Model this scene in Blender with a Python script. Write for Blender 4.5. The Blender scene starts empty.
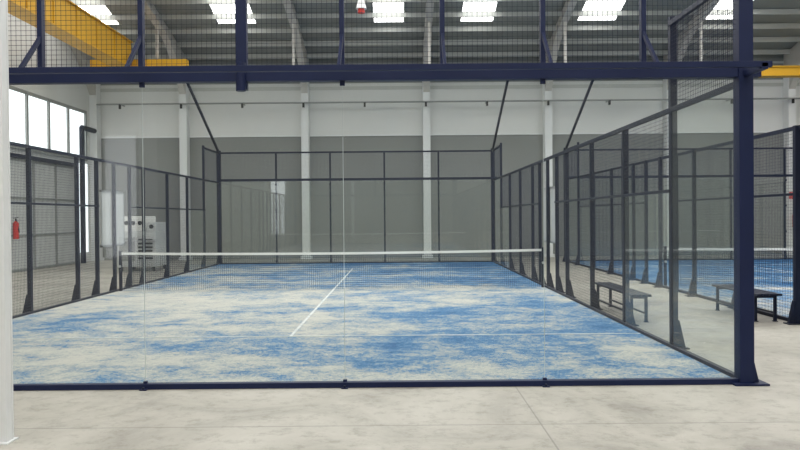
import bpy, bmesh, math, random
from mathutils import Vector, Matrix, Euler
random.seed(4)
S = bpy.context.scene
S.view_settings.view_transform = 'Standard'

# ------------------------------------------------------------ materials
def newmat(name):
    m = bpy.data.materials.new(name); m.use_nodes = True
    nt = m.node_tree
    return m, nt, nt.nodes, nt.links, nt.nodes['Principled BSDF']

def simple(name, col, rough=0.6, metal=0.0, var=0.06, scale=3.0, spec=.5):
    m, nt, N, L, b = newmat(name)
    g = N.new('ShaderNodeNewGeometry')
    n = N.new('ShaderNodeTexNoise'); n.inputs['Scale'].default_value = scale; n.inputs['Detail'].default_value = 5
    L.new(g.outputs['Position'], n.inputs['Vector'])
    r = N.new('ShaderNodeValToRGB')
    r.color_ramp.elements[0].position = .3; r.color_ramp.elements[1].position = .7
    r.color_ramp.elements[0].color = (*[c*(1-var) for c in col], 1)
    r.color_ramp.elements[1].color = (*[min(1, c*(1+var)) for c in col], 1)
    L.new(n.outputs['Fac'], r.inputs['Fac']); L.new(r.outputs['Color'], b.inputs['Base Color'])
    b.inputs['Roughness'].default_value = rough; b.inputs['Metallic'].default_value = metal
    b.inputs['Specular IOR Level'].default_value = spec
    return m

def emit(name, col, s):
    m, nt, N, L, b = newmat(name)
    b.inputs['Base Color'].default_value = (*col, 1)
    b.inputs['Emission Color'].default_value = (*col, 1)
    b.inputs['Emission Strength'].default_value = s
    return m

def glassmat(name, tint, f0=.08, haze=0.0):
    m, nt, N, L, b = newmat(name)
    N.remove(b)
    out = [n for n in N if n.type == 'OUTPUT_MATERIAL'][0]
    t = N.new('ShaderNodeBsdfTransparent'); t.inputs['Color'].default_value = (*tint, 1)
    gl = N.new('ShaderNodeBsdfGlossy'); gl.inputs['Roughness'].default_value = 0.02
    g = N.new('ShaderNodeNewGeometry')
    dt = N.new('ShaderNodeVectorMath'); dt.operation = 'DOT_PRODUCT'
    L.new(g.outputs['Normal'], dt.inputs[0]); L.new(g.outputs['Incoming'], dt.inputs[1])
    def M(op, a, bb=None):
        n = N.new('ShaderNodeMath'); n.operation = op
        for i, q in enumerate((a, bb)):
            if q is None: continue
            if isinstance(q, (int, float)): n.inputs[i].default_value = q
            else: L.new(q, n.inputs[i])
        return n.outputs[0]
    c = M('ABSOLUTE', dt.outputs['Value'])
    p = M('POWER', M('SUBTRACT', 1.0, c), 5.0)
    F = M('ADD', M('MULTIPLY', p, 1-f0), f0)
    mx = N.new('ShaderNodeMixShader')
    L.new(F, mx.inputs[0]); L.new(t.outputs[0], mx.inputs[1]); L.new(gl.outputs[0], mx.inputs[2])
    d = N.new('ShaderNodeBsdfDiffuse'); d.inputs['Color'].default_value = (.62, .68, .65, 1)
    m2 = N.new('ShaderNodeMixShader'); m2.inputs[0].default_value = haze
    L.new(mx.outputs[0], m2.inputs[1]); L.new(d.outputs[0], m2.inputs[2])
    L.new(m2.outputs[0], out.inputs['Surface'])
    return m

M_NAVY = simple('navy_painted_steel', (0.006, 0.012, 0.050), .5, 0, spec=.3)
M_DARK = simple('dark_side_steel', (0.007, 0.011, 0.030), .5, 0, spec=.3)
M_WIRE = simple('mesh_wire_steel', (0.015, 0.02, 0.045), .6, 0, spec=.3)
M_GLASS = glassmat('tempered_glass', (.91, .94, .925), .045, .03)
M_GLASSF = glassmat('tempered_glass_far', (.90, .935, .91), .13, .04)
M_WHITE = simple('white_wall_paint', (.69, .69, .67), .8, 0, .03, .4)
M_COLW = simple('white_column_paint', (.74, .745, .74), .6, 0, .03, 1)
M_GREY = simple('grey_wall_panel', (.24, .245, .235), .8, 0, .05, .5)
M_ROOF = simple('roof_sheet_grey', (.24, .25, .23), .7, 0, .08, .5)
M_PURL = simple('purlin_galvanised', (.50, .51, .48), .6, .1, .05, 1)
M_RAFT = simple('rafter_beige', (.52, .50, .46), .7, 0, .05, 1)
M_YEL = simple('crane_yellow', (.62, .34, .02), .5, 0, .06, 1, .3)
M_TAPE = simple('net_tape', (.80, .80, .77), .7)
M_NET = simple('net_cord', (.02, .03, .05), .8)
M_BOARD = simple('board_white', (.46, .47, .46), .5)
M_METAL = simple('galvanised', (.5, .51, .52), .35, .7)
M_SEAM = simple('glass_edge', (.45, .50, .48), .3, .0)
M_RED = simple('red_paint', (.6, .03, .02), .4)
M_BLACK = simple('black_rubber', (.015, .015, .015), .6)
M_GATE = simple('gate_grey', (.28, .29, .28), .6, .1)
M_GATEW = simple('gate_light', (.55, .56, .55), .6, .0)
M_SKY = emit('skylight_panel', (1, 1, .98), 5.2)
M_WIN = emit('window_pane_daylight', (.93, .97, 1), 1.5)
M_LAMP = simple('lamp_lens', (.8, .8, .8), .3)

def line_mat():
    m, nt, N, L, b = newmat('worn_line_paint')
    g = N.new('ShaderNodeNewGeometry')
    n = N.new('ShaderNodeTexNoise'); n.inputs['Scale'].default_value = 5; n.inputs['Detail'].default_value = 8; n.inputs['Roughness'].default_value = .8
    L.new(g.outputs['Position'], n.inputs['Vector'])
    r = N.new('ShaderNodeValToRGB'); e = r.color_ramp.elements
    e[0].position = .38; e[0].color = (.40, .44, .46, 1); e[1].position = .55; e[1].color = (.66, .67, .65, 1)
    L.new(n.outputs['Fac'], r.inputs[0]); L.new(r.outputs[0], b.inputs['Base Color']); b.inputs['Roughness'].default_value = .9
    return m
M_LINE = line_mat()

# concrete floor
def concrete():
    m, nt, N, L, b = newmat('concrete_floor')
    g = N.new('ShaderNodeNewGeometry')
    n = N.new('ShaderNodeTexNoise'); n.inputs['Scale'].default_value = .7; n.inputs['Detail'].default_value = 10; n.inputs['Roughness'].default_value = .65
    n.inputs['Distortion'].default_value = .8
    L.new(g.outputs['Position'], n.inputs['Vector'])
    r = N.new('ShaderNodeValToRGB')
    e = r.color_ramp.elements
    e[0].position = .3; e[0].color = (.25, .23, .20, 1)
    e[1].position = .68; e[1].color = (.50, .47, .415, 1)
    q = e.new(.46); q.color = (.39, .365, .315, 1)
    L.new(n.outputs['Fac'], r.inputs['Fac'])
    n3 = N.new('ShaderNodeTexNoise'); n3.inputs['Scale'].default_value = 5; n3.inputs['Detail'].default_value = 9; n3.inputs['Roughness'].default_value = .8
    L.new(g.outputs['Position'], n3.inputs['Vector'])
    r3 = N.new('ShaderNodeValToRGB'); e = r3.color_ramp.elements
    e[0].position = .36; e[0].color = (.72, .71, .69, 1); e[1].position = .5; e[1].color = (1, 1, 1, 1)
    L.new(n3.outputs['Fac'], r3.inputs['Fac'])
    mu = N.new('ShaderNodeMixRGB'); mu.blend_type = 'MULTIPLY'; mu.inputs[0].default_value = 1
    L.new(r.outputs[0], mu.inputs[1]); L.new(r3.outputs[0], mu.inputs[2])
    sx = N.new('ShaderNodeSeparateXYZ'); L.new(g.outputs['Position'], sx.inputs[0])
    def joint(sock, off, w, period=5.0):
        a = N.new('ShaderNodeMath'); a.operation = 'ADD'; a.inputs[1].default_value = off + 500
        L.new(sock, a.inputs[0])
        md = N.new('ShaderNodeMath'); md.operation = 'MODULO'; md.inputs[1].default_value = period
        L.new(a.outputs[0], md.inputs[0])
        c = N.new('ShaderNodeMath'); c.operation = 'LESS_THAN'; c.inputs[1].default_value = w
        L.new(md.outputs[0], c.inputs[0]); return c.outputs[0]
    j1 = joint(sx.outputs['X'], -1.13, .014)
    j2 = joint(sx.outputs['Y'], -6.05, .018)
    mxx = N.new('ShaderNodeMath'); mxx.operation = 'MAXIMUM'
    L.new(j1, mxx.inputs[0]); L.new(j2, mxx.inputs[1])
    sc = N.new('ShaderNodeMath'); sc.operation = 'MULTIPLY'; sc.inputs[1].default_value = .6
    L.new(mxx.outputs[0], sc.inputs[0])
    mix = N.new('ShaderNodeMixRGB'); mix.inputs[2].default_value = (.17, .16, .14, 1)
    L.new(sc.outputs[0], mix.inputs[0]); L.new(mu.outputs[0], mix.inputs[1])
    L.new(mix.outputs[0], b.inputs['Base Color'])
    b.inputs['Roughness'].default_value = .5; b.inputs['Specular IOR Level'].default_value = .4
    return m
M_CONC = concrete()

# blue turf with sand
def turf():
    m, nt, N, L, b = newmat('blue_turf_with_sand')
    g = N.new('ShaderNodeNewGeometry')
    mp = N.new('ShaderNodeMapping'); mp.inputs['Scale'].default_value = (.60, .66, 1); mp.inputs['Location'].default_value = (7.3, 2.9, 0)
    mp.inputs['Rotation'].default_value = (0, 0, .25)
    L.new(g.outputs['Position'], mp.inputs['Vector'])
    def noise(sc, det, ro, dist, vec):
        n = N.new('ShaderNodeTexNoise'); n.inputs['Scale'].default_value = sc; n.inputs['Detail'].default_value = det
        n.inputs['Roughness'].default_value = ro; n.inputs['Distortion'].default_value = dist
        L.new(vec, n.inputs['Vector']); return n.outputs['Fac']
    n1 = noise(.75, 4, .6, .3, mp.outputs[0])
    n2 = noise(30, 5, .85, 0, g.outputs['Position'])
    n3 = noise(2.6, 14, .88, .15, mp.outputs[0])
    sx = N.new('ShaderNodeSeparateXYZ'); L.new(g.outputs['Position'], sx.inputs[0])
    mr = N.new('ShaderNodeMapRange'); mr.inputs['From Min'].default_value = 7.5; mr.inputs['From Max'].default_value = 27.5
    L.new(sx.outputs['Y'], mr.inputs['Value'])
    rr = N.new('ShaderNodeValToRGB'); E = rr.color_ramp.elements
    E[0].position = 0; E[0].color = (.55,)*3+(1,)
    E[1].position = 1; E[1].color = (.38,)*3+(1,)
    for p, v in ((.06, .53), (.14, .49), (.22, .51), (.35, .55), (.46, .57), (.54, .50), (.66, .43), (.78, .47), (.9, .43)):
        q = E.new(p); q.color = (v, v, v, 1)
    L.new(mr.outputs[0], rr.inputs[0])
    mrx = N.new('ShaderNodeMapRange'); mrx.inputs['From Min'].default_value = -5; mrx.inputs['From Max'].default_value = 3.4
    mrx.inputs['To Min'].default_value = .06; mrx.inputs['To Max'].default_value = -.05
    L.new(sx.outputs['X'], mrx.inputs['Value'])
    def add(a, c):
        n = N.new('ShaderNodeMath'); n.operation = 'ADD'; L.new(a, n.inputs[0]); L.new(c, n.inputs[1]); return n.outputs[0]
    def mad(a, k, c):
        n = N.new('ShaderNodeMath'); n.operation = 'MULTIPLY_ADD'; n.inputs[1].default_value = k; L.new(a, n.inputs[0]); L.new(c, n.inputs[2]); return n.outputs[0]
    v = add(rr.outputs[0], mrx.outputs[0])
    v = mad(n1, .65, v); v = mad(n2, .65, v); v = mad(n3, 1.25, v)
    sb = N.new('ShaderNodeMath'); sb.operation = 'SUBTRACT'; sb.inputs[1].default_value = 1.265
    L.new(v, sb.inputs[0])
    r = N.new('ShaderNodeValToRGB'); e = r.color_ramp.elements
    L.new(sb.outputs[0], r.inputs[0])
    e[0].position = .32; e[0].color = (.025, .10, .235, 1)
    e[1].position = .68; e[1].color = (.50, .48, .43, 1)
    q = e.new(.46); q.color = (.065, .19, .355, 1)
    q = e.new(.54); q.color = (.31, .34, .345, 1)
    L.new(r.outputs[0], b.inputs['Base Color'])
    b.inputs['Roughness'].default_value = .9; b.inputs['Specular IOR Level'].default_value = .2
    return m
M_TURF = turf()

# ------------------------------------------------------------ mesh helpers
class MB:
    def __init__(s): s.v = []; s.f = []; s.m = []; s.mats = []
    def mi(s, mat):
        if mat not in s.mats: s.mats.append(mat)
        return s.mats.index(mat)
    def hexa(s, pts, mat):
        o = len(s.v); s.v += [tuple(p) for p in pts]; k = s.mi(mat)
        for f in ((0,3,2,1),(4,5,6,7),(0,1,5,4),(1,2,6,5),(2,3,7,6),(3,0,4,7)):
            s.f.append(tuple(o+i for i in f)); s.m.append(k)
    def box(s, x0, x1, y0, y1, z0, z1, mat):
        s.hexa([(x0,y0,z0),(x1,y0,z0),(x1,y1,z0),(x0,y1,z0),(x0,y0,z1),(x1,y0,z1),(x1,y1,z1),(x0,y1,z1)], mat)
    def cbox(s, c, d, mat):
        s.box(c[0]-d[0]/2, c[0]+d[0]/2, c[1]-d[1]/2, c[1]+d[1]/2, c[2]-d[2]/2, c[2]+d[2]/2, mat)
    def bar(s, p, q, w, h, mat, up=(0,0,1)):
        p = Vector(p); q = Vector(q); d = (q-p).normalized(); u = Vector(up)
        if abs(d.dot(u)) > .98: u = Vector((0,1,0))
        a = d.cross(u).normalized()*w/2; b = a.cross(d).normalized()*h/2
        s.hexa([p-a-b, p+a-b, p+a+b, p-a+b, q-a-b, q+a-b, q+a+b, q-a+b], mat)
    def quad(s, pts, mat):
        o = len(s.v); s.v += [tuple(p) for p in pts]; s.f.append(tuple(range(o, o+len(pts)))); s.m.append(s.mi(mat))
    def cyl(s, p, q, r0, mat, r1=None, n=14):
        r1 = r0 if r1 is None else r1
        p = Vector(p); q = Vector(q); d = (q-p).normalized(); u = Vector((0,0,1))
        if abs(d.dot(u)) > .98: u = Vector((0,1,0))
        a = d.cross(u).normalized(); b = a.cross(d).normalized(); o = len(s.v); k = s.mi(mat)
        for c, r in ((p, r0), (q, r1)):
            for i in range(n):
                t = 2*math.pi*i/n; s.v.append(tuple(c+a*r*math.cos(t)+b*r*math.sin(t)))
        for i in range(n):
            j = (i+1) % n; s.f.append((o+i, o+j, o+n+j, o+n+i)); s.m.append(k)
        s.f.append(tuple(o+i for i in range(n))[::-1]); s.m.append(k)
        s.f.append(tuple(o+n+i for i in range(n))); s.m.append(k)
    def obj(s, name, parent=None, bevel=0, origin=None):
        me = bpy.data.meshes.new(name); me.from_pydata(s.v, [], s.f)
        for m in s.mats: me.materials.append(m)
        me.polygons.foreach_set('material_index', s.m)
        bm = bmesh.new(); bm.from_mesh(me); bmesh.ops.recalc_face_normals(bm, faces=bm.faces[:]); bm.to_mesh(me); bm.free()
        o = bpy.data.objects.new(name, me); S.collection.objects.link(o)
        if parent: o.parent = parent
        if bevel:
            b = o.modifiers.new('bevel', 'BEVEL'); b.width = bevel; b.segments = 2; b.limit_method = 'ANGLE'
        return o
def empty(name, loc=(0,0,0)):
    e = bpy.data.objects.new(name, None); S.collection.objects.link(e); e.empty_display_size = .3
    return e

# ------------------------------------------------------------ dimensions
XR = 3.437; YN = 7.45; YF = 27.49; YNET = 17.49; CW = 10.1
XL = XR-CW; X2 = 6.13
HY = 31.05           # hall back wall
HXL = -12.7; HXR = 31.0; HYB = -16.0
RIDGE = 9.0
def roofz(y): return 8.3 + .25*(HY-y) if y >= RIDGE else 8.3+.25*(HY-RIDGE) - .25*(RIDGE-y)

WT = .003; GRID = .05
def wires_x(mb, x0, x1, y, z0, z1, g=GRID, t=WT, mat=M_WIRE):
    n = round((x1-x0)/g)
    for i in range(n+1):
        x = x0+(x1-x0)*i/n; mb.box(x-t/2, x+t/2, y-t/2, y+t/2, z0, z1, mat)
    n = max(1, round((z1-z0)/g))
    for i in range(n+1):
        z = z0+(z1-z0)*i/n; mb.box(x0, x1, y-t/2, y+t/2, z-t/2, z+t/2, mat)
def wires_y(mb, x, y0, y1, z0, z1, g=GRID, t=WT, mat=M_WIRE):
    n = round((y1-y0)/g)
    for i in range(n+1):
        y = y0+(y1-y0)*i/n; mb.box(x-t/2, x+t/2, y-t/2, y+t/2, z0, z1, mat)
    n = max(1, round((z1-z0)/g))
    for i in range(n+1):
        z = z0+(z1-z0)*i/n; mb.box(x-t/2, x+t/2, y0, y1, z-t/2, z+t/2, mat)

# ------------------------------------------------------------ court
BT = 3.06; TOP = 4.08
def court(x0):
    x1 = x0+CW; xb0 = x1-10
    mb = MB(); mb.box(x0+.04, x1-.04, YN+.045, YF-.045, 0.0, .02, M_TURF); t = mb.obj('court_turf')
    mb = MB(); z0, z1 = .0205, .026
    for yy in (YNET-6.95, YNET+6.95): mb.box(x0+.05, x1-.05, yy-.018, yy+.018, z0, z1, M_LINE)
    xc = x1-5
    y0, y1 = YNET-6.95, YNET+6.95
    mb.box(xc-.02, xc+.02, y0, y1, z0, z1, M_LINE)
    mb.obj('court_lines', t)
    E = empty('padel_court_enclosure')
    fr = MB(); ms = MB(); gl = MB()
    for end, yy, out in ((0, YN, -1), (1, YF, 1)):
        mat = M_NAVY if end == 0 else M_DARK
        fr.box(x0-.05, x1+.05, yy-.04, yy+.04, 0, .055, mat)
        fr.box(x0-.07, x1+.16, yy-.05, yy+.05, BT, BT+.09, mat)
        fr.box(x0-.05, x1+.05, yy-.03, yy+.03, TOP, TOP+.06, mat)
        for xx in (x0, x1):
            w = .07
            fr.box(xx-w+.0, xx+w, yy-w, yy+w, 0, TOP+.12, mat)
            fr.box(xx-.14, xx+.2, yy-.12, yy+.12, 0, .02, mat)
            sg = 1 if xx == x1 else -1
            a, b_ = xx+sg*w, xx+sg*(w+.07)
            fr.hexa([(a,yy-.02,.02),(b_,yy-.02,.02),(b_,yy+.02,.02),(a,yy+.02,.02),(a,yy-.02,.28),(a+sg*.01,yy-.02,.28),(a+sg*.01,yy+.02,.28),(a,yy+.02,.28)], mat)
        for i in range(1, 10):
            xx = xb0+i
            if end == 0:
                thick = (i == 5)
                w = .055 if thick else .024
                fr.box(xx-w, xx+w, yy-.04, yy+.04, BT-.08 if thick else BT+.07, TOP+.12, mat)
                if i != 5:
                    fr.bar((xx, yy, 3.53), (xx, yy-.42, BT+.06), .03, .045, mat)
                else:
                    fr.cyl((xx, yy-.06, BT-.1), (xx, yy-.06, BT+.18), .05, mat)
            elif i % 2 == 0:
                fr.box(xx-.03, xx+.03, yy+.02, yy+.1, 0, TOP+.06, mat)
        if end == 0:
            fr.box(x0-.05, x1+.07, yy-.45, yy-.39, BT+.02, BT+.075, mat)
            for xx in (x0, x1): fr.box(xx-.03, xx+.03, yy-.45, yy, BT, BT+.06, mat)
        for i in range(5):
            a = (x0 if i == 0 else xb0+2*i)+(.07 if i == 0 else .006); b_ = xb0+2*i+2-(.07 if i == 4 else .006)
            gl.quad([(a,yy,.055),(b_,yy,.055),(b_,yy,BT),(a,yy,BT)], M_GLASSF if end else M_GLASS)
        for i in range(1, 5):
            xx = xb0+2*i
            if end == 1:
                for zz in (.1, 1.05, 2.0, 2.93): fr.cbox((xx, yy, zz), (.07, .035, .06), mat)
            else:
                fr.cbox((xx, yy, .065), (.04, .03, .025), mat)
                fr.cbox((xx, yy, BT-.02), (.05, .03, .05), mat)
                fr.box(xx-.0028, xx+.0028, yy-.005, yy+.005, .08, BT-.04, M_SEAM)
            fr.box(xx-.035, xx+.035, yy-.09, yy-.04, 0, .01, mat)
            fr.cyl((xx, yy-.07, .01), (xx, yy-.07, .03), .012, M_DARK)
        wires_x(ms, x0, x1, yy, BT+.09, TOP)
    for xx, sg in ((x0, -1), (x1, 1)):
        mat = M_DARK
        fr.box(xx-.03, xx+.03, YN, YF, 0, .055, mat)
        fr.box(xx-.025, xx+.025, YN, YF, 2.99, 3.05, mat)
        for a, b_ in ((YN, YN+2), (YF-2, YF)):
            fr.box(xx-.025, xx+.025, a, b_, TOP, TOP+.06, mat)
            wires_y(ms, xx, a, b_, 3.05, TOP)
            gl.quad([(xx,a+.08,.055),(xx,b_-.04,.055),(xx,b_-.04,2.99),(xx,a+.08,2.99)], M_GLASS)
        for a, b_ in ((YN+2, YN+4), (YF-4, YF-2)):
            fr.box(xx-.02, xx+.02, a, b_, 1.98, 2.02, mat)
            wires_y(ms, xx, a, b_, 2.02, 2.99)
            gl.quad([(xx,a+.04,.055),(xx,b_-.04,.055),(xx,b_-.04,1.98),(xx,a+.04,1.98)], M_GLASS)
        for a, b_ in ((YN+4, YNET-1), (YNET+1, YF-4)):
            fr.box(xx-.02, xx+.02, a, b_, 1.98, 2.02, mat)
            wires_y(ms, xx, a, b_, .055, 2.99)
        for d in (2, 4, 6, 8, 9, 10, 11, 12, 14, 16, 18):
            h = TOP+.12 if d in (2, 18) else 3.05
            y = YN+d; w = .042 if d in (2, 4) else .036
            xo = xx+sg*.03
            fr.box(xo-w, xo+w, y-w, y+w, 0, h, mat)
            a = xo+sg*w; c = xo+sg*(w+.10); e2 = xo+sg*(w+.02)
            fr.hexa([(a,y-.035,.0),(c,y-.035,.0),(c,y+.035,.0),(a,y+.035,.0),(a,y-.035,.36),(e2,y-.035,.36),(e2,y+.035,.36),(a,y+.035,.36)], mat)
            fr.box(min(a, c)-.03, max(a, c)+.03, y-.09, y+.09, 0, .015, mat)
    fr.obj('steel_frame', E, .004); ms.obj('wire_mesh', E); gl.obj('glass_panels', E)
    la = MB()
    for xx in (x0, x1):
        for ya, yb in ((YF, YF-4.5), (YN, YN+4.5)):
            la.bar((xx, ya, TOP+.06), (xx, yb, 6.25), .07, .07, M_DARK)
            la.cbox((xx, yb, 6.29), (.3, .3, .08), M_DARK); la.cbox((xx, yb, 6.24), (.26, .25, .03), M_LAMP)
    la.obj('floodlight_arms', E)
    Nn = empty('padel_net')
    nb = MB()
    K = 40; L_ = CW-.12; c_ = .0030
    def sag(u): return .925-.04*(4*u*(1-u))
    for i in range(220):
        u = (i+.5)/220; x = x0+.06+L_*u; nb.box(x-c_, x+c_, YNET-.002, YNET+.002, .03, sag(u), M_NET)
    for k in range(1, 19):
        z = .03+k*.046; nb.box(x0+.06, x1-.06, YNET-.002, YNET+.002, z-c_, z+c_, M_NET)
    nb.obj('net_cords', Nn)
    tb = MB()
    for i in range(K):
        u0, u1 = i/K, (i+1)/K; xa, xb = x0+.06+L_*u0, x0+.06+L_*u1; za, zb = sag(u0), sag(u1)
        tb.hexa([(xa,YNET-.01,za-.055),(xb,YNET-.01,zb-.055),(xb,YNET+.01,zb-.055),(xa,YNET+.01,za-.055),
                 (xa,YNET-.01,za),(xb,YNET-.01,zb),(xb,YNET+.01,zb),(xa,YNET+.01,za)], M_TAPE)
    tb.obj('net_tape', Nn)
    pb = MB()
    for xx in (x0+.09, x1-.09):
        pb.box(xx-.03, xx+.03, YNET-.03, YNET+.03, .021, .96, M_DARK)
        pb.cyl((xx, YNET-.06, .6), (xx, YNET-.03, .6), .03, M_METAL)
    pb.obj('net_posts', Nn)

court(XL)
court(X2)

for xx in (XL-.09, XR+.09):
    b = MB(); b.box(xx-.015, xx+.015, 16.85, 18.15, 1.12, 2.32, M_BOARD)
    b.box(xx-.02, xx+.02, 16.8, 16.85, 1.07, 2.37, M_METAL); b.box(xx-.02, xx+.02, 18.15, 18.2, 1.07, 2.37, M_METAL)
    b.box(xx-.02, xx+.02, 16.8, 18.2, 1.07, 1.12, M_METAL); b.box(xx-.02, xx+.02, 16.8, 18.2, 2.32, 2.37, M_METAL)
    b.obj('notice_board')

def bench(x0, x1, y0, y1, h=.45):
    b = MB()
    n = 4; w = (x1-x0-.02*(n-1))/n
    for i in range(n):
        a = x0+i*(w+.02); b.box(a, a+w, y0, y1, h-.035, h, M_DARK)
    for y in (y0+.15, y1-.15):
        b.box(x0+.02, x1-.02, y-.025, y+.025, h-.075, h-.035, M_DARK)
        for x in (x0+.04, x1-.04):
            b.box(x-.022, x+.022, y-.022, y+.022, 0, h-.075, M_DARK)
            b.box(x-.035, x+.035, y-.035, y+.035, 0, .012, M_DARK)
    for x in (x0+.04, x1-.04): b.box(x-.012, x+.012, y0+.15, y1-.15, .12, .15, M_DARK)
    b.obj('bench', None, .004)
bench(3.62, 3.93, 11.65, 13.95)
bench(5.56, 5.95, 11.6, 13.3)

# ------------------------------------------------------------ hall shell
b = MB(); b.box(HXL-.3, HXR+.3, HYB-6, HY+.3, -.1, 0, M_CONC); b.obj('floor')
b = MB()
b.box(HXL, HXR, HY, HY+.25, 0, 5.12, M_GREY)
b.box(HXL, HXR, HY, HY+.25, 5.12, 7.28, M_WHITE)
b.box(HXL, HXR, HY, HY+.25, 7.28, 8.35, M_ROOF)
b.obj('wall_back')
b = MB()
b.box(HXL, HXR, HY-.03, HY, 7.0, 7.14, M_PURL)
b.box(HXL, HXR, HY-.05, HY, 5.08, 5.14, M_COLW)
for z in (7.45, 7.7, 7.95): b.box(HXL, HXR, HY-.04, HY, z, z+.08, M_PURL)
b.obj('trim_1')
b = MB(); b.cyl((HXL+.35, HY-.57, 6.4), (26, HY-.57, 6.4), .035, M_GATE)
x = -11.4
while x < 26:
    b.box(x-.02, x+.02, HY-.59, HY-.04, 6.38, 6.42, M_GATE); b.cbox((x, HY-.57, 6.3), (.08, .08, .18), M_BLACK); x += 2.5
b.obj('cable_pipe')
def gable(name, xa, xb):
    b = MB(); ys = [HYB, RIDGE, HY]
    for i in range(2):
        y0, y1 = ys[i], ys[i+1]
        b.hexa([(xa,y0,0),(xb,y0,0),(xb,y1,0),(xa,y1,0),(xa,y0,roofz(y0)),(xb,y0,roofz(y0)),(xb,y1,roofz(y1)),(xa,y1,roofz(y1))], M_WHITE)
    b.obj(name)
gable('wall_left', HXL-.25, HXL); gable('wall_right', HXR, HXR+.25)
zt = roofz(HYB)
b = MB(); gx0, gx1 = -12.3, -10.9
b.box(HXL, gx0, HYB-.25, HYB, 0, zt, M_WHITE); b.box(gx0, gx1, HYB-.25, HYB, 5.2, zt, M_WHITE); b.box(gx1, HXR, HYB-.25, HYB, 5.08, zt, M_WHITE)
b.box(gx1, HXR, HYB-.25, HYB, 0, 5.08, M_GREY)
b.obj('wall_front')
b = MB(); b.box(gx0-.1, gx1+.1, HYB, HYB+.06, 5.2, 5.3, M_DARK); b.box(gx0-.1, gx0, HYB, HYB+.06, 0, 5.2, M_DARK); b.box(gx1, gx1+.1, HYB, HYB+.06, 0, 5.2, M_DARK); b.obj('doorway_frame')
for i in range(-1, 8):
    X = -8.87+5*i
    if i == -1: X = HXL+.15
    b = MB(); w = .15
    b.box(X-w, X+w, HY-.45, HY-.01, 0, 7.6, M_COLW)
    b.box(X-w-.06, X+w+.06, HY-.52, HY-.005, 0, .12, M_COLW)
    seg = []
    for j in range(0, 9):
        t = j/8
        y = HY-.45-2.6*t; dep = .35+1.25*(1-t)**2
        seg.append((y, roofz(y)-.02, roofz(y)-dep))
    seg = [(HY-.01, roofz(HY)-.02, 7.0)]+seg+[(RIDGE, roofz(RIDGE)-.02, roofz(RIDGE)-.5), (HYB, roofz(HYB)-.02, roofz(HYB)-.5)]
    for j in range(len(seg)-1):
        (ya, ta, ba), (yb, tb_, bb) = seg[j], seg[j+1]
        b.hexa([(X-.13,yb,bb),(X+.13,yb,bb),(X+.13,ya,ba),(X-.13,ya,ba),(X-.13,yb,tb_),(X+.13,yb,tb_),(X+.13,ya,ta),(X-.13,ya,ta)], M_RAFT)
    b.obj('portal_frame_column')
sky = [(-6.05, .7), (-.35, .55), (2.95, .6), (7.45, .7), (12.0, .75), (17.5, .7), (22.5, .7), (27.5, .7), (-11, .5)]
sky.sort()
def strip(b, xa, xb, ya, yb, mat, th=.06):
    b.hexa([(xa,yb,roofz(yb)),(xb,yb,roofz(yb)),(xb,ya,roofz(ya)),(xa,ya,roofz(ya)),
            (xa,yb,roofz(yb)+th),(xb,yb,roofz(yb)+th),(xb,ya,roofz(ya)+th),(xa,ya,roofz(ya)+th)], mat)
b = MB(); sk = MB()
edges = [HXL-.25]
for c, w in sky: edges += [c-w, c+w]
edges.append(HXR+.25)
for j in range(0, len(edges)-1):
    xa, xb = edges[j], edges[j+1]
    if j % 2 == 0:
        strip(b, xa, xb, HY+.25, RIDGE, M_ROOF); strip(b, xa, xb, RIDGE, HYB-.25, M_ROOF)
    else:
        strip(b, xa, xb, HY+.25, 28.1, M_ROOF); strip(b, xa, xb, 12, RIDGE, M_ROOF); strip(b, xa, xb, RIDGE, 6, M_ROOF); strip(b, xa, xb, -10, HYB-.25, M_ROOF)
        strip(sk, xa, xb, 28.1, 12, M_SKY); strip(sk, xa, xb, 6, -10, M_SKY)
ro = b.obj('ceiling'); so = sk.obj('skylight_panels', ro)
b = MB(); y = HY-.5
while y > HYB:
    z = roofz(y); b.box(HXL, HXR, y-.04, y+.04, z-.2, z-.01, M_PURL); y -= 1.05
b.obj('roof_purlins', ro)

# left wall windows + gate
b = MB(); X = HXL+.02
b.box(X-.01, X+.03, 14.5, 30.1, 4.15, 6.0, M_WIN); b.obj('window_1')
b = MB()
yy = 14.3
while yy <= 30.2:
    b.box(X+.03, X+.1, yy-.06, yy+.06, 4.1, 6.05, M_GATE); yy += 1.57
for z in (4.12, 6.02): b.box(X+.03, X+.09, 14.3, 30.1, z-.06, z+.06, M_GATE)
b.obj('window_frame_1')
b = MB()
b.box(X, X+.08, 19.0, 28.9, 0, 3.75, M_GATEW)
yy = 19.0
while yy <= 28.95:
    b.box(X+.08, X+.14, yy-.04, yy+.04, 0, 3.75, M_GATE); yy += 1.65
for z in (.05, 1.2, 2.45, 3.7): b.box(X+.08, X+.13, 19, 28.9, z-.03, z+.03, M_GATE)
b.box(X+.0, X+.2, 18.8, 29.0, 3.75, 3.88, M_DARK)
b.obj('door_1')
b = MB(); b.box(X, X+.04, 29.35, 30.2, .4, 3.95, M_WIN); b.obj('window_2')
b = MB(); b.cyl((X+.3, 29.1, 0), (X+.3, 29.1, 5.3), .1, M_DARK); b.cyl((X+.3, 29.1, 5.3), (X+.3, 30.3, 5.3), .1, M_DARK); b.obj('drain_pipe')

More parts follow.
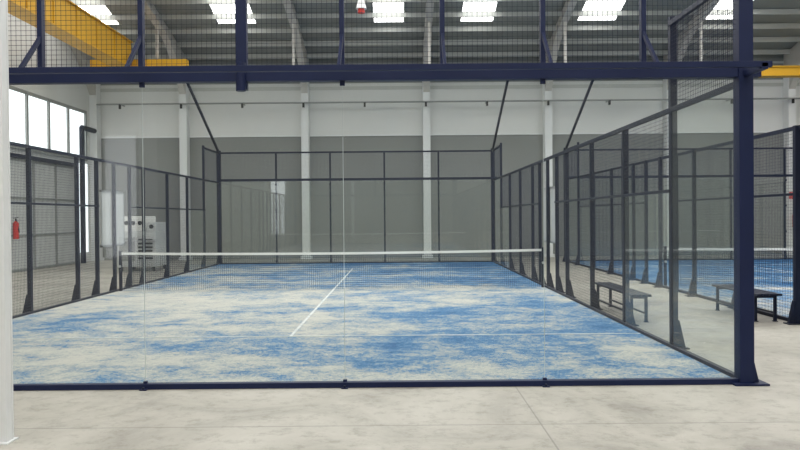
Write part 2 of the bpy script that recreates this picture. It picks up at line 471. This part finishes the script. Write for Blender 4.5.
# overhead crane
C = empty('overhead_crane')
b = MB()
b.box(-10.2, -9.7, 8.0, 27.1, 7.2, 8.1, M_YEL)
b.box(-10.27, -9.63, 8.0, 27.1, 8.1, 8.14, M_YEL); b.box(-10.27, -9.63, 8.0, 27.1, 7.16, 7.2, M_YEL)
y = 9
while y < 27:
    b.box(-9.7, -9.66, y-.02, y+.02, 7.2, 8.1, M_YEL); y += 1.5
b.obj('box_girder', C)
b = MB(); b.box(-11.2, -7.7, 27.1, 27.4, 7.2, 7.5, M_YEL)
for x in (-11.0, -8.1): b.cyl((x, 27.15, 7.23), (x, 27.35, 7.23), .12, M_DARK)
b.obj('end_truck', C)
C2 = empty('overhead_crane')
b = MB(); b.box(13.0, 18.0, 27.15, 27.45, 6.75, 7.03, M_YEL); b.box(13.0, 18.0, 27.08, 27.52, 7.03, 7.07, M_YEL); b.box(13.0, 18.0, 27.08, 27.52, 6.71, 6.75, M_YEL)
for x in (15.0, 17.5): b.box(x-.05, x+.05, 27.25, 27.35, 7.07, roofz(27.3)-.05, M_RAFT)
b.obj('box_girder', C2)
b = MB(); b.box(HXL+.01, 12.95, 27.2, 27.3, 6.9, 7.03, M_PURL); b.box(HXL+.01, 12.95, 27.14, 27.36, 7.03, 7.06, M_PURL); b.box(HXL+.01, 12.95, 27.14, 27.36, 6.86, 6.9, M_PURL)
for i in range(0, 5):
    x = -8.87+5*i; b.box(x-.05, x+.05, 27.42, 27.5, 6.9, roofz(27.45)-.3, M_RAFT); b.box(x-.05, x+.05, 27.3, 27.5, 6.88, 6.96, M_RAFT)
b.obj('crane_runway_beam')

# near white steel column (left edge)
b = MB()
b.box(-3.2, -3.005, 5.65, 5.67, 0, 6.5, M_COLW); b.box(-3.2, -3.005, 5.735, 5.755, 0, 6.5, M_COLW)
b.box(-3.07, -3.01, 5.66, 5.745, 0, 6.5, M_COLW); b.box(-3.195, -3.13, 5.66, 5.745, 0, 6.5, M_COLW)
b.box(-3.25, -2.985, 5.62, 5.79, 0, .012, M_COLW)
b.obj('steel_column')

# grey-white machine behind left fence
Mx = empty('industrial_compressor')
b = MB()
b.box(-9.2, -7.95, 24.2, 25.6, .15, 1.3, M_GATEW); b.box(-9.05, -8.35, 24.3, 25.5, 1.3, 1.8, M_TAPE)
b.box(-8.25, -7.98, 24.3, 25.4, 1.3, 1.6, M_GATEW)
for x in (-9.1, -8.05):
    for y in (24.3, 25.45): b.box(x-.05, x+.05, y-.05, y+.05, 0, .15, M_BLACK)
b.obj('cabinet', Mx, .03)
b = MB()
for x, z in ((-8.92, 1.58), (-8.7, 1.58), (-8.48, 1.58), (-8.11, 1.46)):
    b.cyl((x, 24.28, z), (x, 24.3, z), .07, M_BLACK)
b.box(-9.12, -8.62, 24.18, 24.2, .35, 1.1, M_GATE)
for i in range(6): b.box(-8.5, -8.05, 24.17, 24.2, .4+i*.12, .46+i*.12, M_BLACK)
b.cyl((-9.18, 24.1, 1.0), (-7.97, 24.1, 1.0), .02, M_METAL)
b.box(-9.18, -9.15, 24.1, 24.2, .98, 1.02, M_METAL); b.box(-8.0, -7.97, 24.1, 24.2, .98, 1.02, M_METAL)
b.obj('vents_and_rail', Mx)

def ext(x, y, z):
    b = MB(); b.cyl((x,y,z), (x,y,z+.5), .09, M_RED); b.cyl((x,y,z+.5), (x,y,z+.58), .09, M_RED, .03); b.cyl((x,y,z+.58), (x,y,z+.66), .025, M_BLACK)
    b.bar((x-.08,y,z+.67), (x+.08,y,z+.7), .03, .02, M_BLACK); b.bar((x+.03,y-.02,z+.63), (x+.12,y-.02,z+.2), .02, .02, M_BLACK)
    b.obj('fire_extinguisher')
ext(16.13, HY-.62, 1.15); ext(-12.4, 24.05, 1.1)
b = MB(); b.box(15.98, 16.28, HY-.48, HY-.455, 2.3, 2.6, M_RED); b.obj('fire_extinguisher_sign')

b = MB(); X, Y = -.74, 15.0
b.cyl((X,Y,6.2), (X,Y,roofz(Y)-.02), .012, M_BLACK); b.cyl((X,Y,6.1), (X,Y,6.25), .05, M_RED, .04); b.cyl((X,Y,5.88), (X,Y,6.1), .11, M_COLW, .05); b.cyl((X,Y,5.8),(X,Y,5.88), .07, M_RED)
b.obj('pendant_lamp')

# ------------------------------------------------------------ lights
def area(name, loc, size, sy, power, rot=(0,0,0), col=(1,1,1)):
    l = bpy.data.lights.new(name, 'AREA'); l.shape = 'RECTANGLE'; l.size = size; l.size_y = sy; l.energy = power; l.color = col
    o = bpy.data.objects.new(name, l); o.location = loc; o.rotation_euler = rot; S.collection.objects.link(o); return o
area('overhead_fill_light', (-1.5, 17, 9.2), 9, 14, 950)  # this and the next area lamps: added fill under the roof, no real fixtures
area('overhead_fill_light', (11, 17, 9.2), 9, 14, 950)
area('overhead_fill_light', (0, 1, 9.0), 14, 8, 520)

W = bpy.data.worlds.new('World'); S.world = W; W.use_nodes = True
bg = W.node_tree.nodes['Background']; bg.inputs[0].default_value = (.93, .97, 1, 1); bg.inputs[1].default_value = 3.5

# ------------------------------------------------------------ camera
cd = bpy.data.cameras.new('Camera'); cam = bpy.data.objects.new('Camera', cd); S.collection.objects.link(cam); S.camera = cam
cd.sensor_width = 36; cd.lens = 36*745/800; cd.clip_end = 200
pitch = math.atan(8/745)
R = Matrix.Rotation(math.pi/2-pitch, 4, 'X') @ Matrix.Rotation(math.radians(-.5), 4, 'Z')
cam.matrix_world = Matrix.Translation((0, 0, 1.70)) @ R
